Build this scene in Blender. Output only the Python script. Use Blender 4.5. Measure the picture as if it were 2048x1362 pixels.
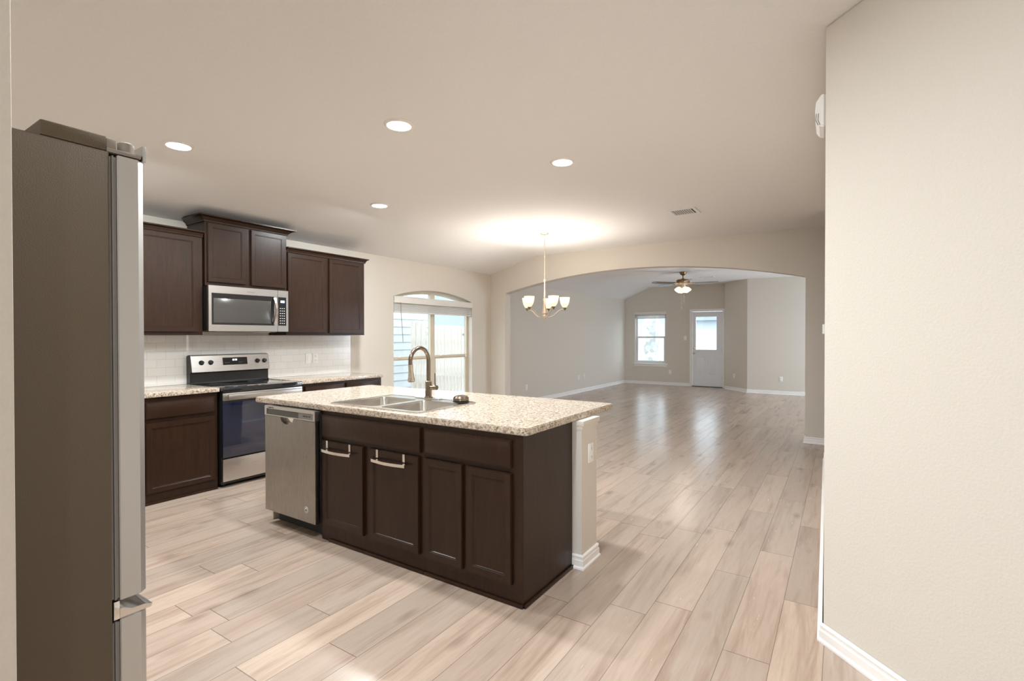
import bpy, bmesh, math, random
from mathutils import Vector, Matrix
random.seed(7)
PI = math.pi
sc = bpy.context.scene
COL = sc.collection
for o in list(bpy.data.objects):
    bpy.data.objects.remove(o)

# ------------------------------------------------------------------ camera
def look_basis(yaw, pitch, roll):
    f = Vector((-math.sin(yaw)*math.cos(pitch), math.cos(yaw)*math.cos(pitch), math.sin(pitch)))
    r = Vector((math.cos(yaw), math.sin(yaw), 0)); u = r.cross(f)
    c, s = math.cos(roll), math.sin(roll)
    return c*r+s*u, c*u-s*r, f
r_, u_, f_ = look_basis(math.radians(33.306), math.radians(-.4943), math.radians(-.0615))
cd = bpy.data.cameras.new('camera'); cam = bpy.data.objects.new('camera', cd); COL.objects.link(cam)
cd.sensor_width = 36; cd.sensor_fit = 'HORIZONTAL'; cd.lens = 1005.42/2048*36
cd.clip_start = .02; cd.clip_end = 300
M = Matrix((r_, u_, -f_)).transposed().to_4x4(); M.translation = Vector((0, 0, 1.3777))
cam.matrix_world = M
sc.camera = cam

# ------------------------------------------------------------------ view, world, sun, daylight
sc.view_settings.view_transform = 'Standard'
sc.view_settings.look = 'None'
sc.view_settings.gamma = 1
sc.view_settings.use_curve_mapping = False
sc.view_settings.exposure = 0.68
sc.cycles.max_bounces = 10
sc.cycles.diffuse_bounces = 6
sc.cycles.glossy_bounces = 4
sc.cycles.transmission_bounces = 6
sc.cycles.transparent_max_bounces = 12
sc.cycles.caustics_reflective = False
sc.cycles.caustics_refractive = False
sc.cycles.sample_clamp_indirect = 6
wd = bpy.data.worlds.new('sky'); sc.world = wd; wd.use_nodes = True
SKY = 3.1
bg = wd.node_tree.nodes['Background']
bg.inputs[0].default_value = (.80, .90, 1.0, 1); bg.inputs[1].default_value = SKY

def light(name, kind, loc, energy, color=(1, 1, 1), parent=None, **kw):
    d = bpy.data.lights.new(name, kind); d.energy = energy; d.color = color
    rot = kw.pop('rot', None)
    for k, v in kw.items(): setattr(d, k, v)
    o = bpy.data.objects.new(name, d); COL.objects.link(o); o.location = loc
    if rot: o.rotation_euler = rot
    if parent: o.parent = parent
    return o
sun = light('sun', 'SUN', (8, -8, 12), 1.0, (1, .96, .90), angle=math.radians(1.5))
sun.rotation_euler = Vector((-.42, .45, -.8)).to_track_quat('-Z', 'Y').to_euler()
# daylight through the unseen living room window, plus added fill light at the entry
DAY = (.86, .93, 1.0)
light('daylight_living', 'AREA', (2.72, 11.6, 1.35), 165, (.74, .87, 1.0), shape='RECTANGLE', size=3.0, size_y=1.5, rot=(0, PI/2, 0))
light('fill_light_entry', 'AREA', (.2, -3.45, 1.5), 22, (.90, .95, 1.0), shape='RECTANGLE', size=2.2, size_y=1.7, rot=(PI/2, 0, 0))
CAN_W, CHAND_W, FAN_W = 30, 10, 2.2
WARM = (1.0, .92, .82)
CANC = (.92, .975, 1.0)

# ------------------------------------------------------------------ materials
MATS = {}
def srgb(c):
    return tuple(((v/255)/12.92 if v/255 <= .04045 else (((v/255)+.055)/1.055)**2.4) for v in c)
class NT:
    def __init__(s, name):
        s.m = bpy.data.materials.new(name); s.m.use_nodes = True
        s.t = s.m.node_tree; s.n = s.t.nodes; s.b = s.n['Principled BSDF']; s.out = s.n['Material Output']
    def node(s, typ, **kw):
        n = s.n.new(typ)
        for k, v in kw.items(): setattr(n, k, v)
        return n
    def link(s, a, b): s.t.links.new(a, b)
    def math(s, op, a, b=None, c=None):
        n = s.n.new('ShaderNodeMath'); n.operation = op
        for i, v in enumerate((a, b, c)):
            if v is None: continue
            if isinstance(v, (int, float)): n.inputs[i].default_value = v
            else: s.link(v, n.inputs[i])
        return n.outputs[0]
    def mix(s, f, a, b, mode='MIX'):
        n = s.n.new('ShaderNodeMix'); n.data_type = 'RGBA'; n.blend_type = mode
        for sock, v in ((n.inputs[0], f), (n.inputs[6], a), (n.inputs[7], b)):
            if isinstance(v, (int, float)): sock.default_value = v
            elif isinstance(v, tuple): sock.default_value = (*v[:3], 1)
            else: s.link(v, sock)
        return n.outputs[2]
    def ramp(s, f, stops):
        n = s.n.new('ShaderNodeValToRGB'); e = n.color_ramp.elements
        while len(e) < len(stops): e.new(.5)
        for i, (p, c) in enumerate(stops):
            e[i].position = p; e[i].color = (*c[:3], 1)
        s.link(f, n.inputs[0]); return n.outputs[0]
    def coord(s, which='Object', scale=(1, 1, 1), rot=(0, 0, 0)):
        tc = s.n.new('ShaderNodeTexCoord'); mp = s.n.new('ShaderNodeMapping')
        mp.inputs['Scale'].default_value = scale; mp.inputs['Rotation'].default_value = rot
        s.link(tc.outputs[which], mp.inputs[0]); return mp.outputs[0]
    def noise(s, v, scale, detail=3, rough=.5, dist=0):
        n = s.n.new('ShaderNodeTexNoise'); n.inputs['Scale'].default_value = scale
        n.inputs['Detail'].default_value = detail; n.inputs['Roughness'].default_value = rough
        n.inputs['Distortion'].default_value = dist
        s.link(v, n.inputs['Vector']); return n.outputs['Fac']
    def bump(s, h, strength, dist=.01):
        n = s.n.new('ShaderNodeBump'); n.inputs['Strength'].default_value = strength
        n.inputs['Distance'].default_value = dist; s.link(h, n.inputs['Height'])
        s.link(n.outputs[0], s.b.inputs['Normal'])
    def set(s, **kw):
        for k, v in kw.items():
            i = s.b.inputs[k]
            if isinstance(v, (int, float)): i.default_value = v
            elif isinstance(v, tuple): i.default_value = (*v[:3], 1)
            else: s.link(v, i)
        return s.m

def plain(name, col, rough=.5, metal=0, bump=0, bscale=80, **kw):
    t = NT(name)
    t.set(**{'Base Color': col, 'Roughness': rough, 'Metallic': metal}, **kw)
    v = t.coord('Object')
    n = t.noise(v, bscale if bump else 35, 3)
    if bump: t.bump(n, bump, .004)
    c = t.mix(n, tuple(x*.965 for x in col), tuple(min(1, x*1.035) for x in col))
    t.set(**{'Base Color': c})
    MATS[name] = t.m
    return t.m
m_wall = plain('wall_paint', (.65, .60, .53), .75, bump=.25, bscale=110)
m_ceil = plain('ceiling_paint', (.83, .82, .81), .85, bump=.3, bscale=90)
m_trim = plain('white_trim_paint', (.86, .84, .82), .35)
m_door = plain('white_door_paint', (.80, .82, .86), .4)
m_plate = plain('white_plastic', (.84, .83, .80), .35)
m_slot = plain('dark_slot', (.05, .045, .04), .6)
m_black = plain('black_enamel', (.016, .015, .014), .25)
m_rubber = plain('matte_black', (.02, .02, .02), .7)
m_gray = plain('grey_plastic', (.22, .21, .20), .45)
m_fridge_side = plain('fridge_side_paint', (.098, .073, .046), .45, bump=.12, bscale=400)
m_fridge_grey = plain('fridge_grey_plastic', (.26, .23, .20), .5)
m_nickel = plain('brushed_nickel', (.62, .54, .44), .28, 1)
m_chrome = plain('chrome', (.85, .83, .80), .12, 1)
m_bronze = plain('faucet_bronze', (.25, .20, .15), .24, 1)
m_champ = plain('champagne_metal', (.66, .55, .43), .35, .6)
m_brass = plain('antique_brass', (.28, .17, .08), .35, 1)
m_blind = plain('blind_vinyl', (.74, .71, .66), .5)
m_winframe = plain('tan_vinyl', (.62, .55, .43), .5)
m_winwhite = plain('white_vinyl', (.78, .80, .82), .5)
m_blade = plain('fan_blade', (.10, .085, .075), .22)
m_roof = plain('grey_roof_shingle', (.20, .22, .26), .9, bump=.4, bscale=30)
m_conc = plain('pale_concrete', (.42, .44, .47), .9, bump=.3, bscale=40)
m_grass = plain('dry_grass', (.26, .30, .14), .95, bump=.5, bscale=60)

def emit(name, col, strength, base=(.8, .8, .8)):
    t = NT(name)
    t.set(**{'Base Color': base, 'Emission Color': col, 'Emission Strength': strength, 'Roughness': .4})
    return t.m
m_lens = emit('lamp_lens', (1, .95, .88), 9)
m_shade = emit('frosted_glass_shade', (1, .80, .56), .55, (.28, .22, .15))
m_bulb = emit('bulb_glow', (1, .88, .70), 14)
m_fanshade = emit('fan_glass_shade', (1, .84, .64), .60, (.30, .25, .18))
m_led = emit('blue_display', (.45, .7, 1), 3.0, (.05, .1, .2))

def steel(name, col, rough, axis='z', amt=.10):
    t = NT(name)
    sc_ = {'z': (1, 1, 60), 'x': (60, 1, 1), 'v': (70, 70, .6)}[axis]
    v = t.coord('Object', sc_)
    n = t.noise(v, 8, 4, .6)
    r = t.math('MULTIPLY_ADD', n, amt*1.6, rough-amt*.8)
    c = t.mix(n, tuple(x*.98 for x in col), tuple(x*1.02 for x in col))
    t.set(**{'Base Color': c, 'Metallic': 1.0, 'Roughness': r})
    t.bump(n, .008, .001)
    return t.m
m_steel = steel('stainless_steel', (.60, .575, .55), .30, 'z')
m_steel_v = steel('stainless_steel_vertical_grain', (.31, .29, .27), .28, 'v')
m_sink = steel('sink_steel', (.62, .59, .55), .24, 'x')
m_fdoor = steel('fridge_door_steel', (.60, .60, .59), .42, 'z')

def glassm(name, tint=(1, 1, 1), refl=.07):
    t = NT(name); t.n.remove(t.b)
    a = t.node('ShaderNodeBsdfTransparent'); a.inputs[0].default_value = (*tint, 1)
    g = t.node('ShaderNodeBsdfGlossy'); g.inputs['Roughness'].default_value = .02
    mx = t.node('ShaderNodeMixShader'); mx.inputs[0].default_value = refl
    t.link(a.outputs[0], mx.inputs[1]); t.link(g.outputs[0], mx.inputs[2]); t.link(mx.outputs[0], t.out.inputs[0])
    return t.m
m_glass = glassm('window_glass', (.93, .96, .96))
t = NT('black_glass'); t.set(**{'Base Color': (.012, .012, .014), 'Roughness': .06, 'Coat Weight': .6}); m_bglass = t.m
t = NT('oven_glass'); t.set(**{'Base Color': (.009, .014, .032), 'Roughness': .07, 'Coat Weight': 1.0, 'IOR': 1.6}); m_oglass = t.m  # blue tint in the base colour stands in for a reflection
t = NT('microwave_window'); t.set(**{'Base Color': (.06, .055, .05), 'Roughness': .16, 'Coat Weight': .2}); m_mwin = t.m

def cabinet_mat():
    t = NT('espresso_wood')
    v = t.coord('Object', (1, 1, .12))
    n = t.noise(v, 45, 5, .6, .4)
    v2 = t.coord('Object', (1, 1, .4)); n2 = t.noise(v2, 6, 3)
    c = t.ramp(n, [(.3, (.014, .0062, .0033)), (.55, (.025, .0112, .0058)), (.8, (.039, .0175, .0095))])
    c = t.mix(t.math('MULTIPLY', n2, .5), c, (.036, .015, .0068))
    t.set(**{'Base Color': c, 'Roughness': .33, 'Specular IOR Level': .28})
    t.bump(n, .04, .002)
    return t.m
m_cab = cabinet_mat()

def granite():
    t = NT('speckled_granite')
    v = t.coord('Object')
    n1 = t.noise(v, 75, 6, .75, .5)
    n2 = t.noise(v, 130, 3, .7)
    n3 = t.noise(v, 14, 4, .6, 1.0)
    base = t.ramp(n1, [(.38, (.085, .055, .035)), (.46, (.33, .245, .17)), (.53, (.57, .48, .385)), (.70, (.70, .62, .52))])
    dark = t.ramp(n2, [(.35, (1, 1, 1)), (.43, (0, 0, 0))])
    c = t.mix(t.math('MULTIPLY', dark, .75), base, (.07, .05, .035))
    c = t.mix(t.math('MULTIPLY', n3, .22), c, (.66, .60, .52))
    t.set(**{'Base Color': c, 'Roughness': .13})
    return t.m
m_granite = granite()

def tile():
    t = NT('white_subway_tile')
    v = t.coord('Object', (1, 1, 1), (0, 0, 0))
    sep = t.node('ShaderNodeSeparateXYZ'); t.link(v, sep.inputs[0])
    cb = t.node('ShaderNodeCombineXYZ'); t.link(sep.outputs[1], cb.inputs[0]); t.link(sep.outputs[2], cb.inputs[1])
    br = t.node('ShaderNodeTexBrick'); t.link(cb.outputs[0], br.inputs[0])
    br.inputs['Scale'].default_value = 1; br.inputs['Brick Width'].default_value = .1555; br.inputs['Row Height'].default_value = .0775
    br.inputs['Mortar Size'].default_value = .0016; br.inputs['Mortar Smooth'].default_value = .3
    br.inputs['Color1'].default_value = (.80, .78, .75, 1); br.inputs['Color2'].default_value = (.77, .75, .72, 1)
    br.inputs['Mortar'].default_value = (.60, .57, .54, 1)
    t.set(**{'Base Color': br.outputs['Color'], 'Roughness': .16})
    t.bump(t.math('SUBTRACT', 1.0, br.outputs['Fac']), .25, .002)
    return t.m
m_tile = tile()

def floor_mat():
    t = NT('plank_floor')
    g = t.node('ShaderNodeNewGeometry'); sp = t.node('ShaderNodeSeparateXYZ'); t.link(g.outputs['Position'], sp.inputs[0])
    x, y = sp.outputs[0], sp.outputs[1]
    W, L = .186, 1.22
    u = t.math('DIVIDE', t.math('ADD', x, .063+50*W), W)
    row = t.math('FLOOR', u); fu = t.math('FRACT', u)
    wn = t.node('ShaderNodeTexWhiteNoise', noise_dimensions='1D'); t.link(row, wn.inputs['W'])
    vv = t.math('ADD', t.math('DIVIDE', t.math('ADD', y, 20.0), L), t.math('MULTIPLY', wn.outputs['Value'], 3.0))
    col = t.math('FLOOR', vv); fv = t.math('FRACT', vv)
    idn = t.math('ADD', t.math('MULTIPLY', row, 7.31), t.math('MULTIPLY', col, 3.77))
    w2 = t.node('ShaderNodeTexWhiteNoise', noise_dimensions='1D'); t.link(idn, w2.inputs['W'])
    w3 = t.node('ShaderNodeTexWhiteNoise', noise_dimensions='1D'); t.link(t.math('ADD', idn, 91.3), w3.inputs['W'])
    r1, r2 = w2.outputs['Value'], w3.outputs['Value']
    cb = t.node('ShaderNodeCombineXYZ')
    t.link(t.math('ADD', x, t.math('MULTIPLY', r1, 37.0)), cb.inputs[0])
    t.link(t.math('ADD', t.math('MULTIPLY', y, .075), t.math('MULTIPLY', r2, 11.0)), cb.inputs[1])
    t.link(idn, cb.inputs[2])
    fine = t.noise(cb.outputs[0], 70, 5, .6, .6)
    cb2 = t.node('ShaderNodeCombineXYZ')
    t.link(t.math('ADD', x, t.math('MULTIPLY', r2, 13.0)), cb2.inputs[0])
    t.link(t.math('ADD', t.math('MULTIPLY', y, .075), t.math('MULTIPLY', r1, 5.0)), cb2.inputs[1])
    t.link(idn, cb2.inputs[2])
    broad = t.noise(cb2.outputs[0], 15, 5, .62, .6)
    base = t.mix(r1, (.55, .425, .335), (.42, .325, .26))
    base = t.mix(t.math('MULTIPLY', r2, .55), base, (.36, .30, .25))
    st = t.ramp(broad, [(.49, (0, 0, 0)), (.62, (.45, .45, .45)), (.74, (1, 1, 1))])
    c = t.mix(t.math('MULTIPLY', st, .85), base, (.235, .15, .105))
    fg = t.ramp(fine, [(.35, (0, 0, 0)), (.7, (1, 1, 1))])
    c = t.mix(t.math('MULTIPLY', fg, .34), c, (.33, .235, .18))
    # knots
    vo = t.node('ShaderNodeTexVoronoi'); vo.inputs['Scale'].default_value = 2.1
    cb3 = t.node('ShaderNodeCombineXYZ'); t.link(t.math('MULTIPLY', x, 2.6), cb3.inputs[0]); t.link(y, cb3.inputs[1]); t.link(cb3.outputs[0], vo.inputs['Vector'])
    k = t.ramp(vo.outputs['Distance'], [(.0, (1, 1, 1)), (.05, (.7, .7, .7)), (.20, (0, 0, 0))])
    c = t.mix(t.math('MULTIPLY', k, .6), c, (.16, .10, .07))
    ex = t.math('MINIMUM', fu, t.math('SUBTRACT', 1.0, fu)); ey = t.math('MINIMUM', fv, t.math('SUBTRACT', 1.0, fv))
    gx = t.math('LESS_THAN', ex, .0075); gy = t.math('LESS_THAN', ey, .0016)
    gap = t.math('MAXIMUM', gx, gy)
    c = t.mix(t.math('MULTIPLY', gap, .75), c, (.12, .08, .055))
    t.set(**{'Base Color': c, 'Roughness': t.math('MULTIPLY_ADD', fine, .12, .19), 'Specular IOR Level': 1.0})
    h = t.math('SUBTRACT', t.math('MULTIPLY', fine, .25), gap)
    t.bump(h, .16, .0012)
    return t.m
m_floor = floor_mat()

def wood_fence():
    t = NT('cedar_fence')
    v = t.coord('Object', (1, 1, .15)); n = t.noise(v, 22, 4, .6)
    t.set(**{'Base Color': t.ramp(n, [(.3, (.44, .37, .30)), (.6, (.60, .54, .47)), (.8, (.68, .64, .58))]), 'Roughness': .9})
    return t.m
m_fence = wood_fence()
def siding():
    t = NT('lap_siding')
    t.set(**{'Base Color': (.52, .55, .56), 'Roughness': .8}); return t.m
m_siding = siding()
def stone():
    t = NT('stacked_stone')
    v = t.coord('Object'); vo = t.node('ShaderNodeTexVoronoi'); vo.inputs['Scale'].default_value = 7; t.link(v, vo.inputs['Vector'])
    c = t.ramp(vo.outputs['Color'], [(.2, (.34, .34, .33)), (.6, (.52, .54, .53)), (.9, (.64, .66, .64))])
    t.set(**{'Base Color': c, 'Roughness': .9}); t.bump(vo.outputs['Distance'], .5, .02); return t.m
m_stone = stone()

# ------------------------------------------------------------------ mesh helpers
class MB:
    def __init__(s): s.bm = bmesh.new()
    def _add(s, b):
        me = bpy.data.meshes.new('tmp'); b.to_mesh(me); b.free(); s.bm.from_mesh(me); bpy.data.meshes.remove(me)
    def box(s, x0, x1, y0, y1, z0, z1, bev=0, seg=2):
        b = bmesh.new()
        v = [b.verts.new((x, y, z)) for x in (x0, x1) for y in (y0, y1) for z in (z0, z1)]
        for f in ((0, 1, 3, 2), (4, 6, 7, 5), (0, 4, 5, 1), (2, 3, 7, 6), (0, 2, 6, 4), (1, 5, 7, 3)):
            b.faces.new([v[i] for i in f])
        bmesh.ops.recalc_face_normals(b, faces=b.faces)
        if bev: bmesh.ops.bevel(b, geom=list(b.edges), offset=bev, segments=seg, affect='EDGES', profile=.6)
        s._add(b); return s
    def plate(s, outer, holes, t0, t1, mp, bev=0):
        """outline with holes, given depth t0..t1; mp(a, b, t) -> xyz"""
        b = bmesh.new()
        def ring(pts):
            vs = [b.verts.new((p[0], p[1], t0)) for p in pts]
            for i in range(len(vs)): b.edges.new((vs[i], vs[(i+1) % len(vs)]))
        ring(outer)
        for h in holes: ring(h)
        bmesh.ops.triangle_fill(b, use_beauty=True, use_dissolve=False, edges=list(b.edges))
        bmesh.ops.dissolve_limit(b, angle_limit=.001, verts=list(b.verts), edges=list(b.edges), delimit={'NORMAL'}) if not holes else None
        r = bmesh.ops.extrude_face_region(b, geom=list(b.faces))
        for e in r['geom']:
            if isinstance(e, bmesh.types.BMVert): e.co.z = t1
        bmesh.ops.recalc_face_normals(b, faces=b.faces)
        if bev:
            ed = [e for e in b.edges if len(e.link_faces) == 2 and e.calc_face_angle(0) > .9]
            bmesh.ops.bevel(b, geom=ed, offset=bev, segments=2, affect='EDGES')
        for v in b.verts: v.co = Vector(mp(*v.co))
        bmesh.ops.recalc_face_normals(b, faces=b.faces)
        s._add(b); return s
    def cyl(s, p0, p1, r0, r1=None, seg=20, cap=True):
        r1 = r0 if r1 is None else r1
        p0, p1 = Vector(p0), Vector(p1); d = p1-p0
        b = bmesh.new()
        bmesh.ops.create_cone(b, cap_ends=cap, segments=seg, radius1=r0, radius2=r1, depth=d.length)
        q = d.to_track_quat('Z', 'Y').to_matrix().to_4x4(); q.translation = (p0+p1)/2
        bmesh.ops.transform(b, matrix=q, verts=b.verts); s._add(b); return s
    def lathe(s, prof, c=(0, 0, 0), seg=32, axis=(0, 0, 1), thick=0):
        b = bmesh.new(); rings = []
        for r, z in prof:
            rings.append([b.verts.new((r*math.cos(2*PI*i/seg), r*math.sin(2*PI*i/seg), z)) for i in range(seg)] if r > 1e-5 else [b.verts.new((0, 0, z))])
        for A, B in zip(rings, rings[1:]):
            for i in range(seg):
                j = (i+1) % seg
                if len(A) == 1 and len(B) == 1: continue
                if len(A) == 1: b.faces.new((A[0], B[i], B[j]))
                elif len(B) == 1: b.faces.new((A[i], B[0], A[j]))
                else: b.faces.new((A[i], B[i], B[j], A[j]))
        if thick: bmesh.ops.solidify(b, geom=list(b.faces), thickness=thick)
        bmesh.ops.recalc_face_normals(b, faces=b.faces)
        q = Vector(axis).to_track_quat('Z', 'Y').to_matrix().to_4x4(); q.translation = Vector(c)
        bmesh.ops.transform(b, matrix=q, verts=b.verts); s._add(b); return s
    def tube(s, pts, r, seg=12, closed=False):
        pts = [Vector(p) for p in pts]; b = bmesh.new(); rings = []; n = len(pts)
        rad = r if isinstance(r, (list, tuple)) else [r]*n
        up = None
        for i, p in enumerate(pts):
            a = pts[(i-1) % n] if (closed or i > 0) else p
            c = pts[(i+1) % n] if (closed or i < n-1) else p
            d = (c-a).normalized()
            if up is None:
                up = Vector((0, 0, 1)) if abs(d.z) < .9 else Vector((1, 0, 0))
            e1 = (up-d*up.dot(d)).normalized(); e2 = d.cross(e1); up = e1
            rings.append([b.verts.new(p+rad[i]*(math.cos(2*PI*k/seg)*e1+math.sin(2*PI*k/seg)*e2)) for k in range(seg)])
        m = n if closed else n-1
        for i in range(m):
            A, B = rings[i], rings[(i+1) % n]
            for k in range(seg): b.faces.new((A[k], A[(k+1) % seg], B[(k+1) % seg], B[k]))
        if not closed: b.faces.new(rings[0]); b.faces.new(rings[-1][::-1])
        bmesh.ops.recalc_face_normals(b, faces=b.faces); s._add(b); return s
    def ball(s, c, r, sc3=(1, 1, 1), seg=20):
        b = bmesh.new(); bmesh.ops.create_uvsphere(b, u_segments=seg, v_segments=seg//2, radius=r)
        for v in b.verts: v.co = Vector((v.co.x*sc3[0]+c[0], v.co.y*sc3[1]+c[1], v.co.z*sc3[2]+c[2]))
        s._add(b); return s
    def panel(s, x0, x1, z0, z1, y0=-.02, y1=-.001, fr=.056, rec=.007):
        """cabinet door slab, front at y0, with recessed centre panel and moulded edge"""
        b = bmesh.new()
        v = [b.verts.new((x, y, z)) for x in (x0, x1) for y in (y0, y1) for z in (z0, z1)]
        for f in ((0, 1, 3, 2), (4, 6, 7, 5), (0, 4, 5, 1), (2, 3, 7, 6), (0, 2, 6, 4), (1, 5, 7, 3)):
            b.faces.new([v[i] for i in f])
        bmesh.ops.recalc_face_normals(b, faces=b.faces)
        fe = [e for e in b.edges if all(abs(w.co.y-y0) < 1e-6 for w in e.verts)]
        bmesh.ops.bevel(b, geom=fe, offset=.004, segments=2, affect='EDGES')
        b.faces.ensure_lookup_table()
        F = max((f for f in b.faces if f.normal.y < -.99), key=lambda f: f.calc_area())
        if fr:
            bmesh.ops.inset_region(b, faces=[F], thickness=fr-.004, depth=0)
            bmesh.ops.inset_region(b, faces=[F], thickness=.004, depth=-.003)
            bmesh.ops.inset_region(b, faces=[F], thickness=.006, depth=0)
            bmesh.ops.inset_region(b, faces=[F], thickness=.004, depth=-(rec-.003))
        else:
            bmesh.ops.inset_region(b, faces=[F], thickness=.008, depth=0)
            bmesh.ops.inset_region(b, faces=[F], thickness=.008, depth=.003)
        s._add(b); return s
    def build(s, name, mat, parent=None, smooth=True, mats=None):
        me = bpy.data.meshes.new(name)
        s.bm.to_mesh(me); s.bm.free(); me.materials.append(mat)
        if smooth:
            for p in me.polygons: p.use_smooth = True
            me.set_sharp_from_angle(angle=math.radians(32))
        o = bpy.data.objects.new(name, me); COL.objects.link(o)
        if parent: o.parent = parent
        return o

def tag(o, label=None, cat=None, group=None, kind=None):
    if label: o['label'] = label
    if cat: o['category'] = cat
    if group: o['group'] = group
    if kind: o['kind'] = kind
    return o
def thing(name, label, cat, loc=(0, 0, 0), rz=0, group=None, kind=None):
    o = bpy.data.objects.new(name, None); COL.objects.link(o); o.empty_display_size = .1
    o.location = loc; o.rotation_euler = (0, 0, rz)
    return tag(o, label, cat, group, kind)
def struct(name, mb, m, label, cat):
    return tag(mb.build(name, m), label, cat, kind='structure')
def copy_tree(o, parent=None):
    c = o.copy(); COL.objects.link(c); c.parent = parent
    for ch in o.children: copy_tree(ch, c)
    return c
def arc(cx, cz, hw, rise, n=24, a0=None):
    """points of a flat arch from right spring to left spring, (a, z)"""
    R = (hw*hw+rise*rise)/(2*rise); th = math.asin(hw/R)
    return [(cx+R*math.sin(th-2*th*i/n), cz+rise-R+R*math.cos(th-2*th*i/n)) for i in range(n+1)]

# ------------------------------------------------------------------ room shell
XW = -5.36; YA = 7.46; YF = 14.2; ZC = 2.76; ZL = 2.495; ZV = 2.43
struct('floor', MB().box(-5.5, 3.2, -3.6, 14.35, -.1, 0), m_floor, 'light brown oak-look plank floor running through kitchen and living room', 'floor')
# ceiling: flat middle, sloped strip down to the left wall
cm = MB()
prof = lambda xb, zl: [(3.2, ZC), (3.2, ZC+.12), (-5.6, ZC+.12), (-5.6, zl-(ZC-zl)/(xb-XW)*.24), (xb, ZC)]
cm.plate(prof(-4.40, ZL), [], -3.6, YA+.06, lambda a, b, t: (a, t, b))
cm.plate(prof(-4.60, ZV), [], YA+.06, YF+.15, lambda a, b, t: (a, t, b))
struct('ceiling', cm, m_ceil, 'off-white textured ceiling sloping down along the window wall', 'ceiling')
WY0, WY1, WZ0, WZ1, WR = 5.077, 6.897, .25, 1.957, .13
wh = [(WY0, WZ0), (WY1, WZ0)] + arc((WY0+WY1)/2, WZ1, (WY1-WY0)/2, WR, 20)
struct('wall_left', MB().plate([(-3.6, 0), (14.35, 0), (14.35, ZC), (-3.6, ZC)], [wh], XW, XW-.15, lambda a, b, t: (t, a, b)),
       m_wall, 'beige wall behind the kitchen cabinets with the arched window', 'wall')
# arch wall between dining area and living room
AX0, AX1 = -5.05, -.397
ar = arc((AX0+AX1)/2, 2.14, (AX1-AX0)/2, .282, 32)
outl = [(XW, 0), (AX0, 0)] + ar[::-1] + [(AX1, 0), (3.2, 0), (3.2, ZC), (-4.4, ZC), (XW, ZL)]
struct('wall_middle', MB().plate(outl, [], YA, YA+.17, lambda a, b, t: (a, t, b)), m_wall, 'beige wall with the wide arched opening to the living room', 'wall')
# far wall with window and door openings
LWX0, LWX1, LWZ0, LWZ1 = -5.04, -4.15, .60, 2.02
DX0, DX1, DZ1 = -3.44, -2.655, 2.045
struct('wall_far', MB().plate([(XW-.1, 0), (DX0, 0), (DX0, DZ1), (DX1, DZ1), (DX1, 0), (-2.45, 0), (-2.45, ZC), (-4.6, ZC), (XW-.1, ZV-.04)],
       [[(LWX0, LWZ0), (LWX1, LWZ0), (LWX1, LWZ1), (LWX0, LWZ1)]], YF, YF+.15, lambda a, b, t: (a, t, b)), m_wall,
       'far beige living room wall holding the small window and white door', 'wall')
struct('wall_corner', MB().plate([(-2.55, YF), (-2.55, 13.96), (-1.93, 13.34), (3.2, 13.30), (3.2, YF+.15), (-2.45, YF+.15)], [], 0, ZC, lambda a, b, t: (a, b, t)),
       m_wall, 'beige wall right of the far door, cut at an angle', 'wall')
# right side walls
P0 = (-.066, 2.658)
struct('wall_right', MB().plate([P0, (1.95, .642), (2.1, .75), (.055, 2.80), (-.035, 6.585), (-.156, 6.585)], [], 0, ZC, lambda a, b, t: (a, b, t), bev=.008),
       m_wall, 'beige angled wall at the right edge of the photo', 'wall')
rw = MB()
LH = [(10.0-.3, .55), (12.7, .55), (12.7, 2.15), (9.7, 2.15)]
rw.plate([(-3.6, 0), (YF+.15, 0), (YF+.15, ZC), (-3.6, ZC)], [LH], 2.6, 2.75, lambda a, b, t: (t, a, b))
struct('wall_outer', rw, m_wall, 'beige outer wall on the right side of the house, out of the photo', 'wall')
struct('wall_nook', MB().box(-1.17, -1.05, -3.5, .2228, 0, ZC, .004), m_wall, 'narrow beige wall end beside the refrigerator at the left edge', 'wall')
struct('wall_back', MB().box(XW, -1.171, -.62, -.50, 0, ZC), m_wall, 'beige kitchen wall behind the refrigerator', 'wall')
struct('wall_entry', MB().plate([(-1.17, 0), (2.6, 0), (2.6, ZC), (-1.17, ZC)], [[(-.95, .6), (1.35, .6), (1.35, 2.35), (-.95, 2.35)]], -3.6, -3.5, lambda a, b, t: (a, t, b)),
       m_wall, 'beige entry wall behind the camera', 'wall')

# baseboards
def sweep(name, pts, label, h=.083, t=.013):
    """baseboard along a polyline, thickness to the right-hand side of travel"""
    b = bmesh.new()
    P = [Vector((p[0], p[1])) for p in pts]; n = len(P)
    prof = [(0, 0), (t+.007, 0), (t+.007, .010), (t+.003, .016), (t, .018), (t, h*.62), (t-.004, h*.66), (t-.004, h*.80), (t-.0015, h*.84), (t-.0015, h*.9), (t-.007, h), (0, h)]
    nor = []
    for i in range(n-1):
        d = (P[i+1]-P[i]).normalized(); nor.append(Vector((d.y, -d.x)))
    rings = []
    for i in range(n):
        a = nor[max(i-1, 0)]; c = nor[min(i, n-2)]
        m = (a+c); m = m/m.length_squared*2 if m.length > 1e-6 else a
        rings.append([b.verts.new((P[i].x+m.x*u, P[i].y+m.y*u, z+.0005)) for u, z in prof])
    for A, B in zip(rings, rings[1:]):
        for k in range(len(prof)): b.faces.new((A[k], A[(k+1) % len(prof)], B[(k+1) % len(prof)], B[k]))
    b.faces.new(rings[0]); b.faces.new(rings[-1][::-1])
    bmesh.ops.recalc_face_normals(b, faces=b.faces)
    mb = MB(); mb._add(b)
    o = mb.build(name, m_trim)
    if label: tag(o, label, 'baseboard', kind='structure')
    return o
e = .0008
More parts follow.
